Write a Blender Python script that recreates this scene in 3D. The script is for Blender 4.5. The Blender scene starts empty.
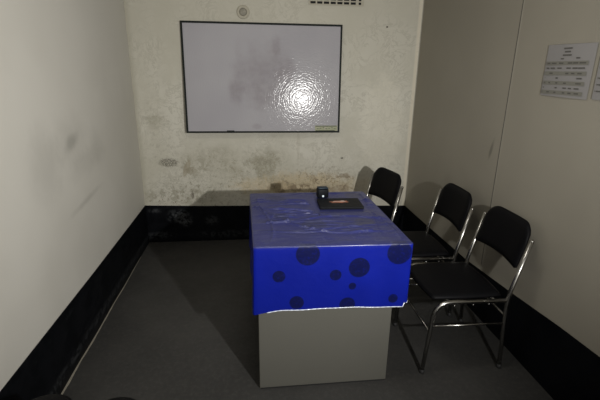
import bpy, bmesh, math, random
from mathutils import Vector, Matrix
random.seed(7)
sc = bpy.context.scene
COL = sc.collection
W, H_CAM, D_CAM, X_CAM = 2.2876, 1.45, 3.4451, 0.9133
ROOM_H, Y_REAR = 2.55, -6.0

# ------------------------------------------------------------------ materials
class NT:
    """tiny helper to write procedural node materials"""
    def __init__(s, name, rough=.5, metallic=0.0, spec=.5):
        s.m = bpy.data.materials.new(name); s.m.use_nodes = True
        s.t = s.m.node_tree; s.b = s.t.nodes['Principled BSDF']
        s.b.inputs['Roughness'].default_value = rough
        s.b.inputs['Metallic'].default_value = metallic
        s.b.inputs['Specular IOR Level'].default_value = spec
        s._co = None
    def n(s, k, **kw):
        q = s.t.nodes.new(k)
        for a, b in kw.items(): setattr(q, a, b)
        return q
    def l(s, a, b): s.t.links.new(a, b)
    def co(s):
        if s._co is None: s._co = s.n('ShaderNodeTexCoord').outputs['Object']
        return s._co
    def put(s, sock, v):
        if isinstance(v, bpy.types.NodeSocket): s.l(v, sock)
        elif isinstance(v, (tuple, list)):
            sock.default_value = tuple(v) + ((1,) if len(v) == 3 and sock.type == 'RGBA' else ())
        else: sock.default_value = v
    def math(s, op, a, b=0.0, c=0.0, clamp=False):
        q = s.n('ShaderNodeMath', operation=op, use_clamp=clamp)
        s.put(q.inputs[0], a); s.put(q.inputs[1], b); s.put(q.inputs[2], c)
        return q.outputs[0]
    def noise(s, scale=5, detail=4, rough=.55, dist=0.0, vec=None):
        q = s.n('ShaderNodeTexNoise'); s.l(vec or s.co(), q.inputs['Vector'])
        q.inputs['Scale'].default_value = scale; q.inputs['Detail'].default_value = detail
        q.inputs['Roughness'].default_value = rough; q.inputs['Distortion'].default_value = dist
        return q.outputs['Fac']
    def step(s, v, a, b, lo=0., hi=1.):
        q = s.n('ShaderNodeMapRange', interpolation_type='SMOOTHSTEP')
        s.put(q.inputs['Value'], v)
        for k, x in zip(('From Min', 'From Max', 'To Min', 'To Max'), (a, b, lo, hi)): q.inputs[k].default_value = x
        return q.outputs[0]
    def mix(s, f, a, b, mode='MIX'):
        q = s.n('ShaderNodeMix', data_type='RGBA', blend_type=mode)
        s.put(q.inputs[0], f); s.put(q.inputs[6], a); s.put(q.inputs[7], b)
        return q.outputs[2]
    def mapping(s, sc_=(1, 1, 1), loc=(0, 0, 0), rot=(0, 0, 0), vec=None):
        q = s.n('ShaderNodeMapping'); s.l(vec or s.co(), q.inputs['Vector'])
        q.inputs['Scale'].default_value = sc_; q.inputs['Location'].default_value = loc
        q.inputs['Rotation'].default_value = rot
        return q.outputs[0]
    def axis(s, i):
        q = s.n('ShaderNodeSeparateXYZ'); s.l(s.co(), q.inputs[0]); return q.outputs[i]
    def blob(s, u, v, cu, cv, ru, rv, edge=.35, nz=None, amt=.6, rot=0.0):
        """1 inside an irregular ellipse on the axes u,v"""
        du = s.math('SUBTRACT', u, cu); dv = s.math('SUBTRACT', v, cv)
        if rot:
            c, k = math.cos(rot), math.sin(rot)
            a = s.math('ADD', s.math('MULTIPLY', du, c), s.math('MULTIPLY', dv, k))
            b = s.math('SUBTRACT', s.math('MULTIPLY', dv, c), s.math('MULTIPLY', du, k))
            du, dv = a, b
        du = s.math('DIVIDE', du, ru); dv = s.math('DIVIDE', dv, rv)
        d = s.math('SQRT', s.math('ADD', s.math('MULTIPLY', du, du), s.math('MULTIPLY', dv, dv)))
        if nz is not None:
            d = s.math('ADD', d, s.math('MULTIPLY', s.math('SUBTRACT', nz, .5), amt * 4))
        return s.step(d, 1 - edge, 1 + edge, 1., 0.)
    def bump(s, h, strength=.3, dist=.01):
        q = s.n('ShaderNodeBump'); s.put(q.inputs['Height'], h)
        q.inputs['Strength'].default_value = strength; q.inputs['Distance'].default_value = dist
        s.l(q.outputs[0], s.b.inputs['Normal'])
    def color(s, c): s.put(s.b.inputs['Base Color'], c)
    def rough(s, c): s.put(s.b.inputs['Roughness'], c)

def simple(name, col, rough=.5, metallic=0., spec=.5, var=.12, scale=30):
    k = NT(name, rough, metallic, spec)
    k.color(k.mix(k.noise(scale, 4), tuple(c * (1 - var) for c in col), tuple(min(1, c * (1 + var)) for c in col)))
    return k.m

def mat_back():
    k = NT('white_plaster', .75)
    x, z = k.axis(0), k.axis(2)
    n1 = k.noise(2.2, 5, .6); n2 = k.noise(9, 6, .65); n3 = k.noise(38, 5, .7); n4 = k.noise(120, 3, .6)
    c = k.mix(k.step(n1, .35, .65), (.50, .48, .40), (.59, .57, .495))
    # darker high up; warm and damp low down
    hi = k.step(z, 1.0, 1.9); c = k.mix(k.math('MULTIPLY', hi, .55), c, (.42, .40, .33))
    low = k.step(z, 1.0, .35)
    veins = k.step(k.math('ABSOLUTE', k.math('SUBTRACT', k.noise(7, 8, .72, 1.2), .5)), .0, .035, 1., 0.)
    c = k.mix(k.math('MULTIPLY', k.math('MULTIPLY', veins, k.step(n1, .42, .6)), .42), c, (.27, .25, .19))
    mott = k.step(n2, .47, .62)
    c = k.mix(k.math('MULTIPLY', k.math('MULTIPLY', mott, low), .16), c, (.38, .355, .27))
    comb = k.math('ADD', k.math('MULTIPLY', n2, .55), k.math('MULTIPLY', n3, .45))
    grain = k.step(k.noise(55, 6, .75), .35, .62, .45, 1.15)
    scr = k.step(k.noise(24, 8, .8, .6), .58, .64)
    c = k.mix(k.math('MULTIPLY', k.math('MULTIPLY', scr, k.step(z, .95, .3)), .3), c, (.27, .245, .18))
    def b(cu, cv, ru, rv, col, f, amt=.6, nz=n2, edge=.3, rot=0.):
        nonlocal c
        m_ = k.blob(x, z, cu, cv, ru, rv, edge, comb, amt * 1.3, rot)
        c = k.mix(k.math('MULTIPLY', k.math('MULTIPLY', m_, grain), f), c, col)
    b(1.02, .66, .10, .11, (.30, .28, .20), .62)           # grey damp patch under the board
    b(.78, .62, .06, .05, (.33, .30, .22), .4)
    b(.60, .72, .2, .09, (.36, .33, .26), .18, 1.0)
    b(1.23, .50, .42, .11, (.52, .41, .24), .5, .5)        # yellowed area over the table
    b(1.15, .475, .09, .045, (.30, .22, .13), .65, 1.2, n3)
    speck = k.step(n3, .57, .62)
    for cu, cv, ru, rv, f in ((1.56, .50, .20, .10, .95), (1.70, .47, .13, .08, .9), (1.18, .49, .22, .05, .9),
                              (.36, .37, .42, .055, .9), (.45, .43, .08, .07, .7), (.20, .36, .15, .03, .9)):
        m = k.math('MULTIPLY', k.blob(x, z, cu, cv, ru, rv, .5, n2, .6), speck)
        c = k.mix(k.math('MULTIPLY', m, f), c, (.17, .13, .085))
    n5 = k.noise(13, 9, .72, .5, k.mapping(loc=(4, 0, 2)))
    peel = k.step(n5, .525, .56); peel2 = k.step(n5, .50, .53)
    c = k.mix(k.math('MULTIPLY', k.blob(x, z, 1.45, .47, .46, .10, .6, n2, .5), .5), c, (.47, .38, .225))
    for cu, cv, ru, rv, f in ((1.60, .475, .16, .085, 1.), (1.36, .455, .10, .05, .9), (1.18, .475, .13, .05, .9), (1.72, .50, .10, .10, .7), (1.45, .55, .06, .04, .6)):
        c = k.mix(k.math('MULTIPLY', k.math('MULTIPLY', k.blob(x, z, cu, cv, ru, rv, .5, n2, .5), peel2), f * .6), c, (.34, .27, .17))
        c = k.mix(k.math('MULTIPLY', k.math('MULTIPLY', k.blob(x, z, cu, cv, ru, rv, .5, n2, .5), peel), f * .8), c, (.17, .125, .075))
    for cu, cv, ru, rv, f in ((1.02, .66, .13, .13, .7), (.42, .66, .12, .08, .55), (.3, .42, .3, .07, .8), (.62, .70, .25, .12, .35), (.14, 1.05, .1, .08, .4), (1.1, .8, .1, .16, .3), (.8, .63, .1, .08, .5)):
        c = k.mix(k.math('MULTIPLY', k.math('MULTIPLY', k.blob(x, z, cu, cv, ru, rv, .5, n2, .5), peel2), f * .7), c, (.27, .25, .185))
    flake = k.step(k.noise(30, 7, .75, .4), .55, .60)
    rim = k.step(k.math('ABSOLUTE', k.math('SUBTRACT', k.noise(16, 6, .7, .9), .5)), .0, .022, 1., 0.)
    for cu, cv, ru, rv, f in ((1.50, .53, .30, .13, .85), (1.0, .66, .2, .16, .5), (.40, .46, .36, .12, .75), (.45, .68, .28, .14, .4), (.15, .95, .16, .3, .3), (1.9, .6, .3, .25, .12), (.75, .6, .3, .2, .3)):
        m = k.math('MULTIPLY', k.blob(x, z, cu, cv, ru, rv, .7, n2, .5), k.math('MAXIMUM', flake, k.math('MULTIPLY', rim, .7)))
        c = k.mix(k.math('MULTIPLY', m, f), c, (.21, .175, .115) if cu > 1.3 and cu < 1.8 else (.25, .235, .175))
    b(1.60, .43, .13, .05, (.27, .22, .15), .75, 1.0, n3)
    m = k.math('MULTIPLY', k.blob(x, z, .225, .705, .075, .035, .3, n3, .5), k.step(n4, .42, .5))
    c = k.mix(k.math('MULTIPLY', m, .8), c, (.12, .11, .08))   # small dark flaked spot
    b(.365, .65, .022, .07, (.30, .26, .18), .7, .4, n3, .3, -.35)
    b(.42, .63, .05, .03, (.25, .22, .15), .5, 1.0, n3)
    b(.13, 1.06, .05, .035, (.33, .31, .24), .5, .9, n3)
    b(.40, .42, .012, .035, (.12, .10, .07), .8, .4, n3)
    b(1.682, .729, .012, .009, (.08, .07, .05), .9, .2, n3)
    b(1.30, .86, .012, .2, (.36, .33, .25), .3, .3, n2)
    b(2.0, 1.0, .18, .4, (.66, .63, .53), .5, .5)
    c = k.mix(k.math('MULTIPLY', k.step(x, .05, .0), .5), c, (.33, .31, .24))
    # painted over stripe of cement along the right corner
    c = k.mix(k.math('MULTIPLY', k.step(x, 2.245, 2.262), .6), c, (.68, .62, .50))
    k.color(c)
    k.bump(k.math('ADD', k.math('MULTIPLY', n2, .6), k.math('MULTIPLY', n3, .35)), .30, .012)
    return k.m

def mat_left():
    k = NT('cream_paint_left', .6)
    y, z = k.axis(1), k.axis(2)
    n1 = k.noise(1.3, 3); n2 = k.noise(10, 4)
    c = k.mix(k.step(n1, .35, .65), (.53, .512, .46), (.575, .557, .505))
    hi = k.step(z, 1.1, 1.9); c = k.mix(k.math('MULTIPLY', hi, .6), c, (.52, .505, .46))
    for cy, cz, ry, rz, f, r in ((-1.232, 1.085, .07, .03, .42, .2), (-1.25, 1.09, .17, .10, .16, 0), (-1.15, .75, .16, .016, .30, .10), (-1.54, 1.03, .12, .14, .2, 0), (-.9, 1.0, .1, .1, .15, 0), (-1.1, .95, .2, .06, .15, .1)):
        m = k.blob(y, z, cy, cz, ry, rz, .8, n2, .35, r)
        c = k.mix(k.math('MULTIPLY', m, f), c, (.18, .175, .15))
    k.color(c); k.bump(k.noise(60, 4), .06, .004)
    return k.m

def mat_right():
    k = NT('beige_panel_paint', .62)
    y, z = k.axis(1), k.axis(2)
    n1 = k.noise(1.1, 3); n2 = k.noise(14, 4)
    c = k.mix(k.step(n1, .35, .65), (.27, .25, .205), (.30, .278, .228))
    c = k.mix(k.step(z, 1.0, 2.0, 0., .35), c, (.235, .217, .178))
    m = k.blob(y, z, -1.22, 1.022, .012, .055, .6, n2, .3, .25)
    c = k.mix(k.math('MULTIPLY', m, .5), c, (.06, .055, .045))
    m = k.blob(y, z, -.75, .7, .06, .05, .8, n2, .5)
    c = k.mix(k.math('MULTIPLY', m, .12), c, (.1, .09, .08))
    k.color(c); k.bump(k.noise(50, 4), .05, .004)
    return k.m

def mat_floor():
    k = NT('grey_floor', .55, spec=.35)
    n1 = k.noise(2, 4); n2 = k.noise(45, 5, .7); n3 = k.noise(7, 6, .7)
    c = k.mix(k.step(n1, .3, .7), (.030, .0296, .0285), (.041, .040, .038))
    c = k.mix(k.math('MULTIPLY', k.step(n2, .45, .7), .35), c, (.075, .072, .067))
    c = k.mix(k.step(n3, .58, .75, 0., .25), c, (.03, .03, .03))
    k.color(c); k.bump(n2, .12, .003)
    k.rough(k.step(n3, .3, .7, .5, .68))
    return k.m

def mat_band():
    k = NT('black_gloss_paint', .45, spec=.08)
    x = k.axis(0); z = k.axis(2)
    n = k.noise(8, 6, .7); n3 = k.noise(30, 5, .7)
    c = k.mix(k.step(n, .4, .6), (.0025, .003, .004), (.005, .0055, .007))
    for cx, cz, rx, rz, f in ((.27, .24, .07, .05, .5), (.33, .2, .05, .05, .5), (.55, .19, .05, .04, .3), (.1, .06, .12, .03, .3), (.7, .06, .3, .03, .22), (.08, .29, .05, .02, .4)):
        m = k.math('MULTIPLY', k.blob(x, z, cx, cz, rx, rz, .6, n, .5), k.step(n3, .42, .6))
        c = k.mix(k.math('MULTIPLY', m, f), c, (.10, .105, .11))
    k.color(c); k.bump(n, .2, .004)
    return k.m

def mat_cloth():
    k = NT('blue_vinyl', .33, spec=.4)
    x, y, z = k.axis(0), k.axis(1), k.axis(2)
    n = k.noise(30, 4, .7); tex = k.noise(90, 3, .6)
    c = k.mix(k.step(k.noise(3, 2), .3, .7), (.003, .009, .20), (.004, .012, .25))
    dark = (.003, .005, .05)
    spots = [(1.138, .705, .052), (1.364, .635, .047), (1.261, .603, .026), (1.338, .546, .017), (1.015, .605, .028),
             (1.092, .477, .032), (1.538, .70, .055), (1.319, .455, .036), (1.526, .478, .022)]
    total = None
    for cx, cz, r in spots:
        dx = k.math('SUBTRACT', x, cx); dz = k.math('SUBTRACT', z, cz)
        d = k.math('SQRT', k.math('ADD', k.math('MULTIPLY', dx, dx), k.math('MULTIPLY', dz, dz)))
        m = k.step(d, r * .94, r * 1.04, 1., 0.)
        total = m if total is None else k.math('MAXIMUM', total, m)
    front = k.step(y, -1.835, -1.85)
    total = k.math('MULTIPLY', total, front)
    tt = None
    for cx, cy, r in ((1.04, -1.2, .06), (1.2, -1.62, .06), (1.45, -1.6, .05), (1.33, -1.5, .03), (1.05, -1.5, .04), (1.5, -1.15, .05)):
        dx = k.math('SUBTRACT', x, cx); dy = k.math('SUBTRACT', y, cy)
        d = k.math('SQRT', k.math('ADD', k.math('MULTIPLY', dx, dx), k.math('MULTIPLY', dy, dy)))
        m = k.step(d, r * .9, r * 1.06, 1., 0.)
        tt = m if tt is None else k.math('MAXIMUM', tt, m)
    top = k.step(z, .735, .742)
    total = k.math('MAXIMUM', total, k.math('MULTIPLY', k.math('MULTIPLY', tt, top), .8))
    dots = k.math('MULTIPLY', total, k.step(tex, .3, .5, .7, 1.))
    c = k.mix(dots, c, dark)
    # greyish sheen of the clear film on the flat top, painted into the colour
    cr = k.noise(5, 5, .6, .8, k.mapping(sc_=(.55, 2.6, 1)))
    ln = k.step(k.math('ABSOLUTE', k.math('SUBTRACT', cr, .5)), .0, .018, 1., 0.)
    ln2 = k.step(k.math('ABSOLUTE', k.math('SUBTRACT', k.noise(4, 4, .6, 1.0, k.mapping(sc_=(.5, 3.2, 1), loc=(3, 1, 0))), .5)), .0, .015, 1., 0.)
    ln = k.math('MAXIMUM', ln, ln2)
    painted_sheen = k.math('MULTIPLY', top, k.step(cr, .3, .65, .62, .78))
    c = k.mix(painted_sheen, c, (.036, .040, .095))
    c = k.mix(k.math('MULTIPLY', k.math('MULTIPLY', ln, top), .30), c, (.13, .14, .22))
    k.color(c)
    k.rough(k.mix(top, (.3, .3, .3), (.36, .36, .36)))
    k.b.inputs['Coat Weight'].default_value = .12; k.b.inputs['Coat Roughness'].default_value = .15
    k.bump(k.math('ADD', k.math('ADD', n, k.math('MULTIPLY', k.noise(12, 3), 1.5)), k.math('MULTIPLY', k.math('MULTIPLY', ln, top), 2.5)), .28, .004)
    return k.m

def mat_board():
    k = NT('whiteboard_gloss', .10, spec=.09)
    x, z = k.axis(0), k.axis(2)       # local: x from left edge, z up
    n = k.noise(9, 4); 
    c = k.mix(k.step(k.noise(1.6, 2), .3, .7), (.36, .35, .375), (.40, .39, .41))
    st = k.noise(20, 5, .6)
    for cx, cz, rx, rz, f in ((.62, .44, .17, .2, .42), (.80, .45, .05, .17, .32), (.40, .33, .05, .09, .45), (.44, .45, .04, .2, .12), (.72, .66, .03, .07, .28), (.60, .26, .1, .07, .15), (.56, .05, .03, .02, .3)):
        m = k.math('MULTIPLY', k.blob(x, z, cx, cz, rx, rz, .6, n, .35), k.step(st, .3, .7, .55, 1.))
        c = k.mix(k.math('MULTIPLY', m, f), c, (.20, .17, .18))
    bord = k.blob(x, z, .66, .44, .19, .19, .06, n, .08)
    k.color(c)
    sw = k.n('ShaderNodeTexWave', wave_type='RINGS', rings_direction='SPHERICAL')
    k.l(k.mapping(loc=(-.93, 0, -.257)), sw.inputs['Vector']); sw.inputs['Scale'].default_value = 17
    sw.inputs['Distortion'].default_value = 7; sw.inputs['Detail'].default_value = 4; sw.inputs['Detail Scale'].default_value = 2.2
    h = k.math('ADD', k.math('MULTIPLY', sw.outputs['Fac'], .35), k.noise(42, 2, .5, .6))
    k.bump(h, 1.0, .0005)
    return k.m

M = dict(
    back=mat_back(), left=mat_left(), right=mat_right(), floor=mat_floor(), band=mat_band(), cloth=mat_cloth(), board=mat_board(),
    ceiling=simple('ceiling_paint', (.55, .53, .47), .8),
    seam=simple('panel_joint', (.30, .28, .235), .6), seam_dark=simple('panel_joint_gap', (.06, .055, .045), .7),
    grout=simple('worn_floor_edge', (.26, .24, .195), .7, var=.35, scale=40),
    dark_frame=simple('dark_green_frame', (.006, .009, .007), .6, spec=.2),
    desk=simple('grey_steel_paint', (.104, .101, .086), .45, var=.05, scale=6),
    chrome=simple('chromed_tube', (.36, .35, .33), .26, 1.0, var=.1, scale=60),
    rubber=simple('black_rubber', (.012, .012, .012), .7),
    vinyl=simple('black_vinyl', (.0035, .0035, .0042), .5, spec=.07, scale=80),
    ply=simple('black_seat_board', (.006, .006, .006), .6),
    paper=simple('printed_paper', (.245, .236, .232), .8, var=.03, scale=5),
    greyrow=simple('grey_printed_rows', (.175, .17, .145), .8, var=.05),
    ink=simple('faded_ink', (.085, .08, .072), .8),
    hole=simple('dark_void', (.006, .006, .006), .9),
    mould=simple('plaster_lattice', (.40, .375, .30), .8, var=.1, scale=20),
    blackpl=simple('black_plastic', (.005, .006, .008), .5, spec=.12),
    tealpl=simple('dark_teal_plastic', (.010, .022, .034), .4, spec=.3),
    pale=simple('pale_button', (.75, .85, .95), .3),
    orange=simple('orange_print', (.42, .16, .09), .5, var=.3),
    whitepr=simple('white_print', (.5, .42, .38), .5, var=.2),
    olive=simple('olive_label', (.33, .34, .22), .6, var=.15, scale=60), olive_dark=simple('olive_label_print', (.05, .06, .035), .6),
    film=simple('film_edge_highlight', (.62, .66, .85), .18, spec=.8, var=.4, scale=14),  # pale colour stands in for the white highlight along the hem
    steel=simple('dull_steel', (.12, .11, .09), .4, .7),
)

# ------------------------------------------------------------------ mesh helpers
def obj(name, bm, mat, parent=None, smooth=False):
    me = bpy.data.meshes.new(name); bm.to_mesh(me); bm.free()
    if smooth:
        for p in me.polygons: p.use_smooth = True
    o = bpy.data.objects.new(name, me); COL.objects.link(o)
    me.materials.append(mat)
    if parent: o.parent = parent
    return o
def tag(o, label=None, cat=None, group=None, kind=None):
    if label: o['label'] = label
    if cat: o['category'] = cat
    if group: o['group'] = group
    if kind: o['kind'] = kind
    return o
def empty(name, loc, rz=0.):
    o = bpy.data.objects.new(name, None); COL.objects.link(o)
    o.location = loc; o.rotation_euler = (0, 0, rz); o.empty_display_size = .1
    return o
def box(bm, a, b, bevel=0., seg=2):
    vs = [bm.verts.new((x, y, z)) for x in (a[0], b[0]) for y in (a[1], b[1]) for z in (a[2], b[2])]
    fs = [(0, 1, 3, 2), (4, 6, 7, 5), (0, 4, 5, 1), (2, 3, 7, 6), (0, 2, 6, 4), (1, 5, 7, 3)]
    ff = [bm.faces.new([vs[i] for i in f]) for f in fs]
    if bevel:
        es = list({e for f in ff for e in f.edges})
        bmesh.ops.bevel(bm, geom=es, offset=bevel, segments=seg, affect='EDGES', profile=.5)
    return bm
def nb(): return bmesh.new()
def quad(bm, pts): bm.faces.new([bm.verts.new(p) for p in pts])
def smooth_path(pts, r=.05, n=7):
    """round every inner corner of a polyline"""
    pts = [Vector(p) for p in pts]; out = [pts[0]]
    for i in range(1, len(pts) - 1):
        a, b, c = pts[i - 1], pts[i], pts[i + 1]
        d1 = min(r, (a - b).length * .49); d2 = min(r, (c - b).length * .49)
        p, q = b + (a - b).normalized() * d1, b + (c - b).normalized() * d2
        for j in range(n + 1):
            t = j / n; out.append(p * (1 - t) ** 2 + b * 2 * t * (1 - t) + q * t * t)
    out.append(pts[-1]); return out
def tube(bm, pts, rad, n=12, caps=True):
    pts = [Vector(p) for p in pts]; rings = []; prev = None
    for i, p in enumerate(pts):
        t = (pts[min(i + 1, len(pts) - 1)] - pts[max(i - 1, 0)]).normalized()
        if prev is None:
            u = t.orthogonal().normalized()
        else:
            u = (prev - t * prev.dot(t)).normalized()
        prev = u; v = t.cross(u)
        r = rad[i] if isinstance(rad, (list, tuple)) else rad
        rings.append([bm.verts.new(p + (u * math.cos(2 * math.pi * k / n) + v * math.sin(2 * math.pi * k / n)) * r) for k in range(n)])
    for a, b in zip(rings, rings[1:]):
        for k in range(n): bm.faces.new((a[k], a[(k + 1) % n], b[(k + 1) % n], b[k]))
    if caps:
        bm.faces.new(rings[0][::-1]); bm.faces.new(rings[-1])
    return bm
def lathe(bm, prof, n=28, M4=None):
    """prof: list of (r, z)"""
    rings = []
    for r, z in prof:
        rings.append([bm.verts.new((M4 or Matrix()) @ Vector((r * math.cos(2 * math.pi * k / n), r * math.sin(2 * math.pi * k / n), z))) for k in range(n)])
    for a, b in zip(rings, rings[1:]):
        for k in range(n): bm.faces.new((a[k], a[(k + 1) % n], b[(k + 1) % n], b[k]))
    bm.faces.new(rings[0][::-1]); bm.faces.new(rings[-1])
    return bm

# ------------------------------------------------------------------ the room
def structure(name, bm, mat): return tag(obj(name, bm, mat), kind='structure')
T = .12
structure('floor', box(nb(), (-T, Y_REAR, -.1), (W + T, T, 0)), M['floor'])
structure('ceiling', box(nb(), (-T, Y_REAR, ROOM_H), (W + T, T, ROOM_H + .1)), M['ceiling'])
structure('wall_back', box(nb(), (-T, 0, 0), (W + T, T, ROOM_H)), M['back'])
structure('wall_left', box(nb(), (-T, Y_REAR, 0), (0, 0, ROOM_H)), M['left'])
structure('wall_right', box(nb(), (W, Y_REAR, 0), (W + T, 0, ROOM_H)), M['right'])
# painted black skirting bands, their top edges follow the uneven paint line
def strip_x(pts, y0, y1):
    bm = nb(); n = len(pts)
    g = [[bm.verts.new((x, y, z)) for (x, z) in pts] + [bm.verts.new((x, y, 0)) for (x, z) in pts] for y in (y0, y1)]
    for a in range(n - 1):
        bm.faces.new((g[0][a], g[0][a + 1], g[0][n + a + 1], g[0][n + a]))
        bm.faces.new((g[1][a + 1], g[1][a], g[1][n + a], g[1][n + a + 1]))
        bm.faces.new((g[0][a + 1], g[0][a], g[1][a], g[1][a + 1]))
    for a in (0, n - 1): bm.faces.new((g[0][a], g[0][n + a], g[1][n + a], g[1][a]))
    return bm
structure('baseboard_back', strip_x([(0, .338), (.5, .322), (1.1, .312), (1.7, .295), (W, .282)], -.004, 0), M['band'])
def side_band(pts, x0, x1):
    bm = strip_x(pts, x0, x1)
    for v in bm.verts: v.co = Vector((v.co.y, v.co.x, v.co.z))
    return bm
structure('baseboard_left', side_band([(Y_REAR, .345), (-2.2, .342), (-1.2, .334), (0, .338)], 0, .004), M['band'])
structure('baseboard_right', side_band([(Y_REAR, .37), (-2.198, .362), (-1.975, .350), (-1.662, .322), (-1.147, .283), (-.459, .279), (0, .280)], W - .004, W), M['band'])
# worn pale line where the left wall meets the floor
bm = nb(); N = 60; prev = None
for i in range(N + 1):
    t = i / N; y = -2.05 + t * 1.75
    w = .0058 * (1 - t) ** .8 * (1 + .12 * math.sin(i * 1.7) + .2 * math.sin(i * .63)) + .0006
    cur = [bm.verts.new((.006 + .0015 * math.sin(i * .31), y, .0012)), bm.verts.new((.008 + w * 1.5 + .0015 * math.sin(i * .31), y, .0012))]
    if prev: bm.faces.new((prev[0], prev[1], cur[1], cur[0]))
    prev = cur
structure('trim_1', bm, M['grout'])
# joint between the two panels of the right wall
bm = box(nb(), (W - .0004, -1.316, .33), (W, -1.306, ROOM_H))
structure('trim_2', bm, M['seam'])
structure('trim_3', box(nb(), (W - .0004, -1.3055, .33), (W, -1.300, ROOM_H)), M['seam_dark'])
structure('trim_4', box(nb(), (W - .006, -.004, .283), (W, 0, ROOM_H)), M['seam'])

# ------------------------------------------------------------------ wall vent
vent = tag(empty('wall_vent', (1.376, 0, 1.938)), 'pierced air vent with rows of dark slots at the top of the back wall', 'vent')
obj('backing', box(nb(), (.0, -.003, -.002), (.425, -.0005, .245)), M['hole'], vent)
bm = nb(); rows = 9; rh = .026
cols = [(i * .0525, i * .0525 + .044) for i in range(7)] + [(.378, .402)]
xs = [0] + [v for c in cols for v in c][0:]
for r in range(rows + 1):
    z = r * rh; box(bm, (-.008, -.008, z - .009), (.425, -.002, z))
prevx = -.008
for c in cols:
    box(bm, (prevx, -.0075, -.008), (c[0] + .004, -.002, rows * rh)); prevx = c[1] + .001
box(bm, (prevx, -.0075, -.008), (.425, -.002, rows * rh))
obj('slotted_grille', bm, M['mould'], vent)

# wall fitting above the board
cap = tag(empty('pipe_cap', (.866, 0, 1.864)), 'small round capped pipe end set in the wall above the whiteboard', 'pipe cap')
R90 = Matrix.Rotation(math.radians(90), 4, 'X')
obj('collar', lathe(nb(), [(.050, 0), (.049, .004), (.038, .007), (.031, .007), (.028, .003), (.028, .001)], M4=R90), M['mould'], cap, True)
bm = lathe(nb(), [(.027, .001), (.027, .006), (.020, .009), (.012, .007), (.006, .010)], 20, M4=R90)
obj('plug', bm, simple('grey_brown_plug', (.25, .235, .19), .7, var=.5, scale=60), cap, True)
tag(obj('nail', lathe(nb(), [(.006, 0), (.006, .010), (.003, .012)], 12, M4=Matrix.Translation((2.0, 0, 1.785)) @ R90), M['steel']),
    'small dark nail head in the back wall right of the whiteboard', 'nail')

# ------------------------------------------------------------------ whiteboard
BW, BH = 1.24, .835
board = tag(empty('whiteboard', (.396, -.052, .957)), 'wall mounted whiteboard in a thin dark frame with smudged erased writing', 'whiteboard')
board.rotation_euler = (-math.radians(BOARD_TILT := 3.0), 0, 0)
obj('writing_surface', box(nb(), (.008, -.008, .008), (BW - .008, 0, BH - .008)), M['board'], board)
for nm, a, b in (('frame_rail', (0, -.014, 0), (BW, .004, .014)), ('frame_rail', (0, -.014, BH - .014), (BW, .004, BH)),
                 ('frame_stile', (0, -.0135, .0105), (.0145, .004, BH - .0105)), ('frame_stile', (BW - .0145, -.0135, .0105), (BW, .004, BH - .0105))):
    obj(nm, box(nb(), a, b, .0015, 1), M['dark_frame'], board)
obj('bracket', box(nb(), (.3, .0, .0), (.34, .047, .02)), M['steel'], board)
obj('bracket', box(nb(), (.9, .0, .0), (.94, .047, .02)), M['steel'], board)
st = obj('sticker', box(nb(), (1.035, -.0095, .014), (1.222, -.0082, .058)), M['olive'], board)
st['label'] = 'olive green sticker in the lower right corner'
bm = nb()
box(bm, (1.04, -.0105, .050), (1.215, -.0096, .056)); box(bm, (1.04, -.0105, .014), (1.20, -.0096, .020))
for i in range(7):
    x = 1.05 + i * .024; box(bm, (x, -.0105, .030 + (i % 3) * .004), (x + .014, -.0096, .034 + (i % 3) * .004))
obj('sticker_print', bm, M['olive_dark'], st)
bm = nb(); box(bm, (1.117, -.0108, .022), (1.121, -.0097, .048)); obj('sticker_divider', bm, M['whitepr'], st)
obj('frame_clip', box(nb(), (.318, -.018, .004), (.378, -.010, .020), .003), M['dark_frame'], board)

# ------------------------------------------------------------------ notices on the right wall
def notice(name, y0, z0, w, h, label, shear):
    """sheet taped on the right wall: u runs from the far edge towards the camera"""
    r = tag(empty(name, (W - .002, y0, z0)), label, 'notice')
    bm = nb(); n = 8; g = []
    for i in range(n + 1):
        u = i / n
        g.append([bm.verts.new((-.0015 - .003 * math.sin(u * 3.1), -(u * w + shear * (1 - t) * 0), z * h - .004 * u)) for t, z in ((0, 0), (1, 1))])
    for a, b in zip(g, g[1:]): bm.faces.new((a[0], a[1], b[1], b[0]))
    obj('sheet', bm, M['paper'], r); return r
sh = notice('wall_notice', -1.560, 1.352, .287, .222, 'white printed timetable sheet with grey rows taped to the right wall', 0)
TX = -.0062
def marks(bm, u0, u1, z, t): quad(bm, [(TX, -u0, z), (TX, -u1, z), (TX, -u1, z + t), (TX, -u0, z + t)])
bm = nb()
for z in (.133, .090, .049, .008):
    quad(bm, [(-.0054, -.012, z), (-.0054, -.262, z), (-.0054, -.262, z + .017), (-.0054, -.012, z + .017)])
obj('grey_rows', bm, M['greyrow'], sh)
bm = nb()
for z, (a, b) in zip((.200, .186, .172), ((.108, .158), (.116, .152), (.108, .160))): marks(bm, a, b, z, .006)
marks(bm, .10, .118, .158, .005); marks(bm, .19, .212, .159, .006)
rng = random.Random(3)
for r, z in enumerate((.139, .118, .096, .076, .055, .034, .014)):
    for c, (a, b) in enumerate(((.014, .028), (.042, .066), (.088, .11), (.14, .165), (.175, .20), (.21, .245))):
        if rng.random() < .86: marks(bm, a + rng.random() * .006, b - rng.random() * .008 + (.012 if r < 2 else 0), z, .0058)
obj('printed_text', bm, M['ink'], sh)
sh2 = notice('wall_notice', -1.872, 1.352, .21, .215, 'pale sheet on the right wall cut off by the edge of the photo', 0)
bm = nb()
for z in (.03, .055, .08, .12, .15): marks(bm, .018, .05, z, .005); marks(bm, .07, .17, z, .005)
obj('printed_text', bm, M['ink'], sh2)

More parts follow.
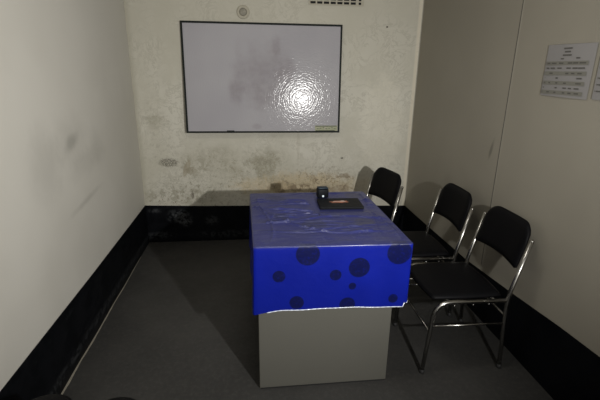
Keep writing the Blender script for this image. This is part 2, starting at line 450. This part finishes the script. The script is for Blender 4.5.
# ------------------------------------------------------------------ desk
desk = tag(empty('desk', (1.255, -1.455, 0)), 'grey steel desk under the blue plastic tablecloth', 'desk')
def dl(a): return (a[0] - 1.255, a[1] + 1.455, a[2])
def dbox(a, b, bev=.003):
    bm = box(nb(), dl(a), dl(b), bev)
    for v_ in bm.verts: v_.co.x -= .025 * (v_.co.y + .40) * .7
    return bm
obj('worktop', dbox((.915, -1.850, .712), (1.592, -1.078, .738), .004), M['desk'], desk)
fp = obj('end_panel', dbox((.925, -1.836, .006), (1.54, -1.812, .7115)), M['desk'], desk)
obj('end_panel', dbox((.925, -1.112, .006), (1.54, -1.088, .7115)), M['desk'], desk)
obj('modesty_panel', dbox((.945, -1.8115, .20), (.965, -1.1125, .7115)), M['desk'], desk)
for yy in (-1.836, -1.112):
    obj('foot_rail', dbox((.93, yy + .001, 0), (1.535, yy + .023, .0058), 0), M['rubber'], desk)

# ------------------------------------------------------------------ tablecloth
X0, X1, Y0, Y1, ZT = .907, 1.600, -1.858, -1.068, .7445
rc = random.Random(21)
CREASES = [(rc.uniform(.08, .95), rc.uniform(.01, .05), rc.uniform(2, 7), rc.uniform(0, 6), rc.uniform(.15, .85), rc.uniform(.12, .35), rc.uniform(.0025, .005)) for _ in range(22)]
def wr(x, y):
    u = (x - X0) / (X1 - X0); v = (y - Y0) / (Y1 - Y0)
    def ridge(d, w): return math.exp(-(d / (w * .62)) ** 2)
    h = 0
    # long arcs running across the top
    h += .0055 * ridge(v - (.17 + .55 * (1 - u) ** 4 + .02 * math.sin(9 * u)), .018) * (1 if u < .8 else .4)
    h += .0050 * ridge(v - (.50 + .07 * math.sin(5 * u + 1)), .022) * math.sin(math.pi * min(1, u * 1.4)) ** 1
    h += .0050 * ridge(v - (.62 + .05 * math.sin(7 * u + 2)), .020)
    h += .0045 * ridge(v - (.40 + .05 * math.sin(6 * u + 4)), .018) * (u > .1)
    h += .0040 * ridge(v - (.74 + .04 * math.sin(8 * u + .5)), .018)
    h += .0035 * ridge(v - (.83 - .10 * u), .016)
    h += .0035 * ridge(v - (.30 + .04 * math.sin(4 * u + 2.5)), .02) * (u > .35)
    h += .0040 * ridge((u - .1) - .04 * math.sin(6 * v), .012) * math.sin(math.pi * v)
    h += .0045 * ridge((u - .93) - .02 * math.sin(9 * v), .015) * math.sin(math.pi * v)
    h += .0025 * ridge((u - .86) + .02 * math.sin(11 * v), .012) * math.sin(math.pi * v)
    for v0, a1, f1, p1, uc, uw, hh in CREASES: h += hh * ridge(v - (v0 + a1 * math.sin(f1 * u + p1)), .012) * math.exp(-((u - uc) / uw) ** 2)
    h += .0013 * (math.sin(23 * u + 7 * v) * math.sin(17 * v + 3 * u) + 1)
    e = min(u, 1 - u, v, 1 - v)
    q = max((1.240 - x) / .03, (x - 1.53) / .03, (-1.435 - y) / .03, (y + 1.12) / .03, 0)     # lies flat under the things on it
    return 1.45 * h * min(1, e / .05) * min(1, q)
def perim(inset, rad, n_side=96, n_c=6):
    """rounded rectangle, counter clockwise, evenly indexed"""
    xa, xb, ya, yb = X0 + inset, X1 - inset, Y0 + inset, Y1 - inset
    pts = []
    for (cx, cy, a0, p, q) in ((xb - rad, ya + rad, -90, (xa + rad, ya), (xb - rad, ya)), (xb - rad, yb - rad, 0, (xb, ya + rad), (xb, yb - rad)),
                               (xa + rad, yb - rad, 90, (xb - rad, yb), (xa + rad, yb)), (xa + rad, ya + rad, 180, (xa, yb - rad), (xa, ya + rad))):
        for i in range(n_side): t = i / n_side; pts.append((p[0] * (1 - t) + q[0] * t, p[1] * (1 - t) + q[1] * t))
        for i in range(n_c): a = math.radians(a0 + 90 * i / n_c); pts.append((cx + rad * math.cos(a), cy + rad * math.sin(a)))
    return pts
bm = nb(); loops = []
inner = (X1 - X0) / 2 - .004
for j in range(90, -1, -1):                        # flat top, from the middle out
    ins = .006 + (inner - .006) * (j / 90)
    loops.append([(x, y, ZT + wr(x, y)) for x, y in perim(ins, max(.002, .010 * (1 - j / 90)))])
for k_ in range(1, 5):                             # rounded top edge
    a = math.radians(90 * k_ / 4); ins = .006 * (1 - math.sin(a))
    loops.append([(x, y, ZT - .006 * (1 - math.cos(a))) for x, y in perim(ins, .012)])
ND = 22
def bottom(x, y):
    z = .437
    if y < Y0 + .02: z += .006 * math.sin((x - X0) / (X1 - X0) * math.pi) - .018 * max(0, 1 - (x - X0) / .12) ** 1.5
    if x > X1 - .02: z += .02 + .018 * math.sin((y - Y0) * 9)
    if y > Y1 - .02: z += .05
    return z
for k_ in range(1, ND + 1):
    t = k_ / ND; L = []
    base = perim(0, .012)
    for i, (x, y) in enumerate(base):
        zb = bottom(x, y); z = (ZT - .006) * (1 - t) + zb * t
        nx = (1 if x > X1 - .006 else -1 if x < X0 + .006 else 0); ny = (1 if y > Y1 - .006 else -1 if y < Y0 + .006 else 0)
        s = (y if nx else x)
        amp = .007 * t ** 1.3
        w_ = math.sin(s * 17 + 1.3) + .5 * math.sin(s * 39 + 2 * t)
        if ny == -1: off = .0045 * t * (w_ * .5 + .6) * min(1, (X1 - x) / .04 + .3)
        else: off = amp * (w_ * .6 + .7)
        if nx == 1: off = amp * 1.5 * (.5 + .5 * math.sin((y - Y0) * 26)) - .0015 * t
        if nx == 1 and y < Y0 + .08: off -= .006 * t           # film pulled in at the near right corner
        L.append((x + nx * max(off, -.003), y + ny * max(off, -.002), z))
    loops.append(L)
def skew(p):
    x, y, z = p; u = (x - X0) / (X1 - X0); v = (y - Y0) / (Y1 - Y0)
    lf = max(0, 1 - u * 3) * max(0, v) * .001
    return (x - .014 * v - lf, y - .012 * u * (1 - v), z - .003 * u * (1 - v))
loops = [[skew(p) for p in L] for L in loops]
vl = [[bm.verts.new(p) for p in L] for L in loops]
n = len(vl[0])
bm.faces.new(vl[0])
for a, b in zip(vl, vl[1:]):
    for i in range(n): bm.faces.new((a[i], b[i], b[(i + 1) % n], a[(i + 1) % n]))
bmesh.ops.recalc_face_normals(bm, faces=bm.faces)
hem_pts = [Vector(p) for p in loops[-1]]
cloth = tag(obj('tablecloth', bm, M['cloth'], None, True), 'shiny blue plastic tablecloth with dark round spots draped over the desk', 'tablecloth')
def hem_run(i0, i1, r):
    pts = [hem_pts[i % n] + Vector((0, 0, -.001)) for i in range(i0, i1)]
    return pts, [r * (.7 + .5 * math.sin(i * .9) ** 2) for i in range(len(pts))]
p, r = hem_run(6, 96, .0022)
h1 = obj('hem', tube(nb(), p, r, 6), M['film'], cloth, True); h1['label'] = 'bottom edge of the film, its bright highlight put in as a pale line'
p, r = hem_run(96, 200, .0018)
obj('hem', tube(nb(), p, r, 6), M['film'], cloth, True)

# ------------------------------------------------------------------ things on the table
fz = ZT + .001
fold = tag(empty('folder', (1.385, -1.325, fz), math.radians(-2)), 'flat black folder with a small orange and white mark lying on the blue tablecloth', 'folder')
FW, FD = .237, .165
def foldpart(z0, z1, g=0.): return box(nb(), (-FW / 2 + g, -FD / 2 + g, z0), (FW / 2 - g, FD / 2 - g, z1), .0015, 2)
obj('back_cover', foldpart(0, .003), M['blackpl'], fold)
obj('pages', foldpart(.0032, .0085, .003), M['blackpl'], fold)
obj('front_cover', foldpart(.0087, .0115), M['blackpl'], fold)
bm = nb()
for a, b, c, d in ((-.055, .012, .030, .018), (-.03, .02, .045, .030), (-.045, -.002, .02, .004), (.0, .005, .05, .012)):
    box(bm, (a, b, .0117), (c, d, .0122))
obj('printed_mark', bm, M['orange'], fold)
bm = nb(); box(bm, (-.035, .014, .0123), (.035, .020, .0126)); box(bm, (.01, .024, .0123), (.03, .034, .0126))
obj('printed_mark', bm, M['whitepr'], fold)

gad = tag(empty('pocket_camera', (1.313, -1.175, fz), math.radians(4)), 'small black box-shaped device with a pale round button standing behind the black folder', 'device')
obj('body', box(nb(), (-.032, -.025, 0), (.032, .025, .052), .007, 3), M['blackpl'], gad, True)
obj('lid', box(nb(), (-.029, -.022, .0525), (.029, .022, .060), .003, 2), M['tealpl'], gad, True)
obj('button', lathe(nb(), [(.0065, .0), (.0065, .003), (.004, .0045)], 16, M4=Matrix.Translation((-.002, -.0252, .012)) @ R90), M['pale'], gad, True)

# ------------------------------------------------------------------ chairs
def make_chair():
    r = empty('metal_chair', (0, 0, 0)); HW = .203; TR = .0105
    def backpt(s, u, front):           # s -1..1 across, u height fraction, on the bent back
        z = .548 + u * .222
        x = .176 + (z - .40) * .255 + .012 * (1 - s * s) + (-.014 if front else .014)
        return x, s * (HW - .019), z
    # seat pad
    bm = nb(); NX, NY = 22, 20
    def outline(t):                    # rounded rectangle, front corners more rounded
        pass
    def seatpt(i, j, top):
        a = i / NX * 2 - 1; b = j / NY * 2 - 1
        # squircle map
        rx, ry = .190, .188
        k_ = .16
        X = a * math.sqrt(max(0, 1 - k_ * b * b)); Y = b * math.sqrt(max(0, 1 - k_ * a * a * (1.0 if a < 0 else .5)))
        e = max(abs(a), abs(b)); edge = max(0, (e - .82) / .18)
        z = (.430 - .012 * edge ** 2 - .006 * (1 - max(0, 1 - (a * a + b * b)))) if top else (.397 + .006 * edge ** 2)
        z -= .010 * max(0, -a - .5) if top else .006 * max(0, -a - .5)
        return (X * rx - .008, Y * ry, z)
    G = [[[bm.verts.new(seatpt(i, j, tp)) for j in range(NY + 1)] for i in range(NX + 1)] for tp in (1, 0)]
    for i in range(NX):
        for j in range(NY):
            bm.faces.new((G[0][i][j], G[0][i + 1][j], G[0][i + 1][j + 1], G[0][i][j + 1]))
            bm.faces.new((G[1][i][j], G[1][i][j + 1], G[1][i + 1][j + 1], G[1][i + 1][j]))
    for i in range(NX):
        for j in (0, NY): bm.faces.new((G[0][i][j], G[0][i + 1][j], G[1][i + 1][j], G[1][i][j]))
    for j in range(NY):
        for i in (0, NX): bm.faces.new((G[0][i][j], G[0][i][j + 1], G[1][i][j + 1], G[1][i][j]))
    bmesh.ops.recalc_face_normals(bm, faces=bm.faces)
    obj('seat', bm, M['vinyl'], r, True)
    # backrest: bent, padded, big rounded top corners and an arched lower edge
    bm = nb(); NS, NU = 26, 14; G = []
    for side in (1, 0):
        g = []
        for i in range(NS + 1):
            s = i / NS * 2 - 1
            q = abs(s); top = 1 - .40 * (1 - math.sqrt(max(0, 1 - max(0, (q - .55) / .45) ** 2.2)))
            bot = .0 + .06 * (1 - q * q) + .04 * (max(0, q - .93) / .07) ** 2
            row = []
            for j in range(NU + 1):
                u = j / NU; uu = bot + (top - bot) * u
                x, y, z = backpt(s, uu, side)
                e = max(abs(u * 2 - 1), q); ed = max(0, (e - .80) / .20) ** 2
                x += (.010 if side else -.010) * ed
                row.append(bm.verts.new((x, y, z)))
            g.append(row)
        G.append(g)
    for i in range(NS):
        for j in range(NU):
            bm.faces.new((G[0][i][j], G[0][i + 1][j], G[0][i + 1][j + 1], G[0][i][j + 1]))
            bm.faces.new((G[1][i][j], G[1][i][j + 1], G[1][i + 1][j + 1], G[1][i + 1][j]))
    for i in range(NS):
        for j in (0, NU): bm.faces.new((G[0][i][j], G[0][i + 1][j], G[1][i + 1][j], G[1][i][j]))
    for j in range(NU):
        for i in (0, NS): bm.faces.new((G[0][i][j], G[0][i][j + 1], G[1][i][j + 1], G[1][i][j]))
    bmesh.ops.recalc_face_normals(bm, faces=bm.faces)
    obj('backrest', bm, M['vinyl'], r, True)
    for s in (-1, 1):
        y = s * HW
        fl = obj('front_leg', tube(nb(), smooth_path([(-.206, y, .012), (-.178, y, .400), (.178, y, .392)], .085, 9), TR), M['chrome'], r, True)
        obj('foot_cap', lathe(nb(), [(.0115, 0), (.013, .003), (.0125, .022)], 14, Matrix.Translation((-.206, y, 0))), M['rubber'], fl, True)
        rl = obj('rear_leg', tube(nb(), smooth_path([(.207, y, .012), (.186, y, .40), (.256, y * 1.0, .700)], .05, 6), TR), M['chrome'], r, True)
        obj('foot_cap', lathe(nb(), [(.0115, 0), (.013, .003), (.0125, .022)], 14, Matrix.Translation((.207, y, 0))), M['rubber'], rl, True)
        obj('tube_cap', lathe(nb(), [(.0108, .699), (.0108, .704), (.006, .708)], 12, Matrix.Translation((.2565, y, 0))), M['chrome'], rl, True)
        obj('side_stretcher', tube(nb(), [(-.184, y, .270), (.198, y, .262)], .0055, 10), M['chrome'], r, True)
        for bx in (-.075, .02, .10):
            obj('seat_bolt', lathe(nb(), [(.005, 0), (.005, .006), (.003, .008)], 10, Matrix.Translation((bx, y * .93, .372)) @ R90), M['chrome'], r, True)
            obj('seat_bracket', box(nb(), (bx - .007, y * .93 - .001, .374), (bx + .007, y * .93 + .006, .396)), M['ply'], r)
    obj('cross_stretcher', tube(nb(), [(-.188, -HW, .235), (-.188, HW, .235)], .0055, 10), M['chrome'], r, True)
    obj('cross_stretcher', tube(nb(), [(.198, -HW, .300), (.198, HW, .300)], .0055, 10), M['chrome'], r, True)
    obj('cross_bar', tube(nb(), [(-.10, -HW, .388), (-.10, HW, .388)], .007, 10), M['chrome'], r, True)
    obj('cross_bar', tube(nb(), [(.13, -HW, .388), (.13, HW, .388)], .007, 10), M['chrome'], r, True)
    return r
def copy_tree(o, parent=None):
    c = o.copy(); COL.objects.link(c)
    if parent: c.parent = parent
    for ch in [q for q in list(bpy.data.objects) if q.parent == o]: copy_tree(ch, c)
    return c
proto = make_chair()
spots = [((1.945, -1.600, 0), 0, 'black vinyl and chrome chair nearest the camera, by the right wall'),
         ((1.905, -1.125, 0), 0, 'middle one of the three black vinyl and chrome chairs'),
         ((1.622, -.708, 0), 12, 'farthest black vinyl and chrome chair, turned slightly, in front of the back wall')]
kids = [q for q in bpy.data.objects]
for i, (loc, rz, lab) in enumerate(spots):
    o = proto if i == 0 else copy_tree(proto)
    o.location = loc; o.rotation_euler = (0, 0, math.radians(rz))
    tag(o, lab, 'chair', 'black vinyl and chrome chairs along the right wall')

# ------------------------------------------------------------------ two low stools whose rims just enter the picture at lower left
def make_stool():
    r = empty('round_stool', (0, 0, 0))
    obj('seat', lathe(nb(), [(.075, .405), (.094, .41), (.097, .425), (.094, .440), (.08, .449), (.03, .452)], 36), M['vinyl'], r, True)
    obj('rim', lathe(nb(), [(.095, .404), (.101, .406), (.101, .418), (.096, .420)], 36), M['chrome'], r, True)
    for k_ in range(3):
        a = math.radians(90 + 120 * k_); c, s = math.cos(a), math.sin(a)
        lg = obj('leg', tube(nb(), [(.095 * c, .095 * s, .012), (.07 * c, .07 * s, .405)], .009, 10), M['chrome'], r, True)
        obj('foot_cap', lathe(nb(), [(.0115, 0), (.0115, .02)], 12, Matrix.Translation((.095 * c, .095 * s, 0))), M['rubber'], lg, True)
    return r
s0 = make_stool()
for i, (loc, lab) in enumerate((((.474, -2.408, 0), 'small round black stool at the bottom edge, the right one of the two'),
                                ((.256, -2.373, 0), 'small round black stool at the bottom edge, the one against the left wall'))):
    o = s0 if i == 0 else copy_tree(s0)
    o.location = loc; tag(o, lab, 'stool', 'small round black stools at the lower left')

# ------------------------------------------------------------------ light
def light(name, kind, loc, energy, color, aim=None, **kw):
    d = bpy.data.lights.new(name, kind); d.energy = energy; d.color = color
    for a, b in kw.items(): setattr(d, a, b)
    o = bpy.data.objects.new(name, d); COL.objects.link(o); o.location = loc
    if aim is not None: o.rotation_euler = (Vector(aim) - Vector(loc)).to_track_quat('-Z', 'Y').to_euler()
    return o
light('phone_torch', 'SPOT', (1.71, -3.445, 1.38), 195, (1, .985, .955), aim=(.55, 0, 1.3), spot_size=math.radians(118), spot_blend=1.0, shadow_soft_size=.022)
light('ceiling_fill', 'AREA', (1.1, -2.0, ROOM_H - .03), 8, (1, .96, .88), aim=(1.1, -1.9, 0), shape='DISK', size=.5)  # unseen soft fill, added to raise the ambient light
w = bpy.data.worlds.new('World'); sc.world = w; w.use_nodes = True
w.node_tree.nodes['Background'].inputs[0].default_value = (1, .975, .92, 1); w.node_tree.nodes['Background'].inputs[1].default_value = .9

# ------------------------------------------------------------------ camera
cd = bpy.data.cameras.new('camera'); cam = bpy.data.objects.new('camera', cd); COL.objects.link(cam); sc.camera = cam
cd.sensor_fit = 'HORIZONTAL'; cd.sensor_width = 36; cd.lens = 412.442 / 600 * 36; cd.clip_start = .02
p_, y_, r_ = .30535, .118025, .013774
fwd = Vector((math.sin(y_) * math.cos(p_), math.cos(y_) * math.cos(p_), -math.sin(p_)))
rt = Vector((math.cos(y_), -math.sin(y_), 0)); up = rt.cross(fwd)
R_ = math.cos(r_) * rt + math.sin(r_) * up; U_ = -math.sin(r_) * rt + math.cos(r_) * up
m = Matrix((R_, U_, -fwd)).transposed().to_4x4(); m.translation = (X_CAM, -D_CAM, H_CAM); cam.matrix_world = m
sc.view_settings.view_transform = 'Standard'; sc.view_settings.look = 'None'; sc.view_settings.exposure = 0
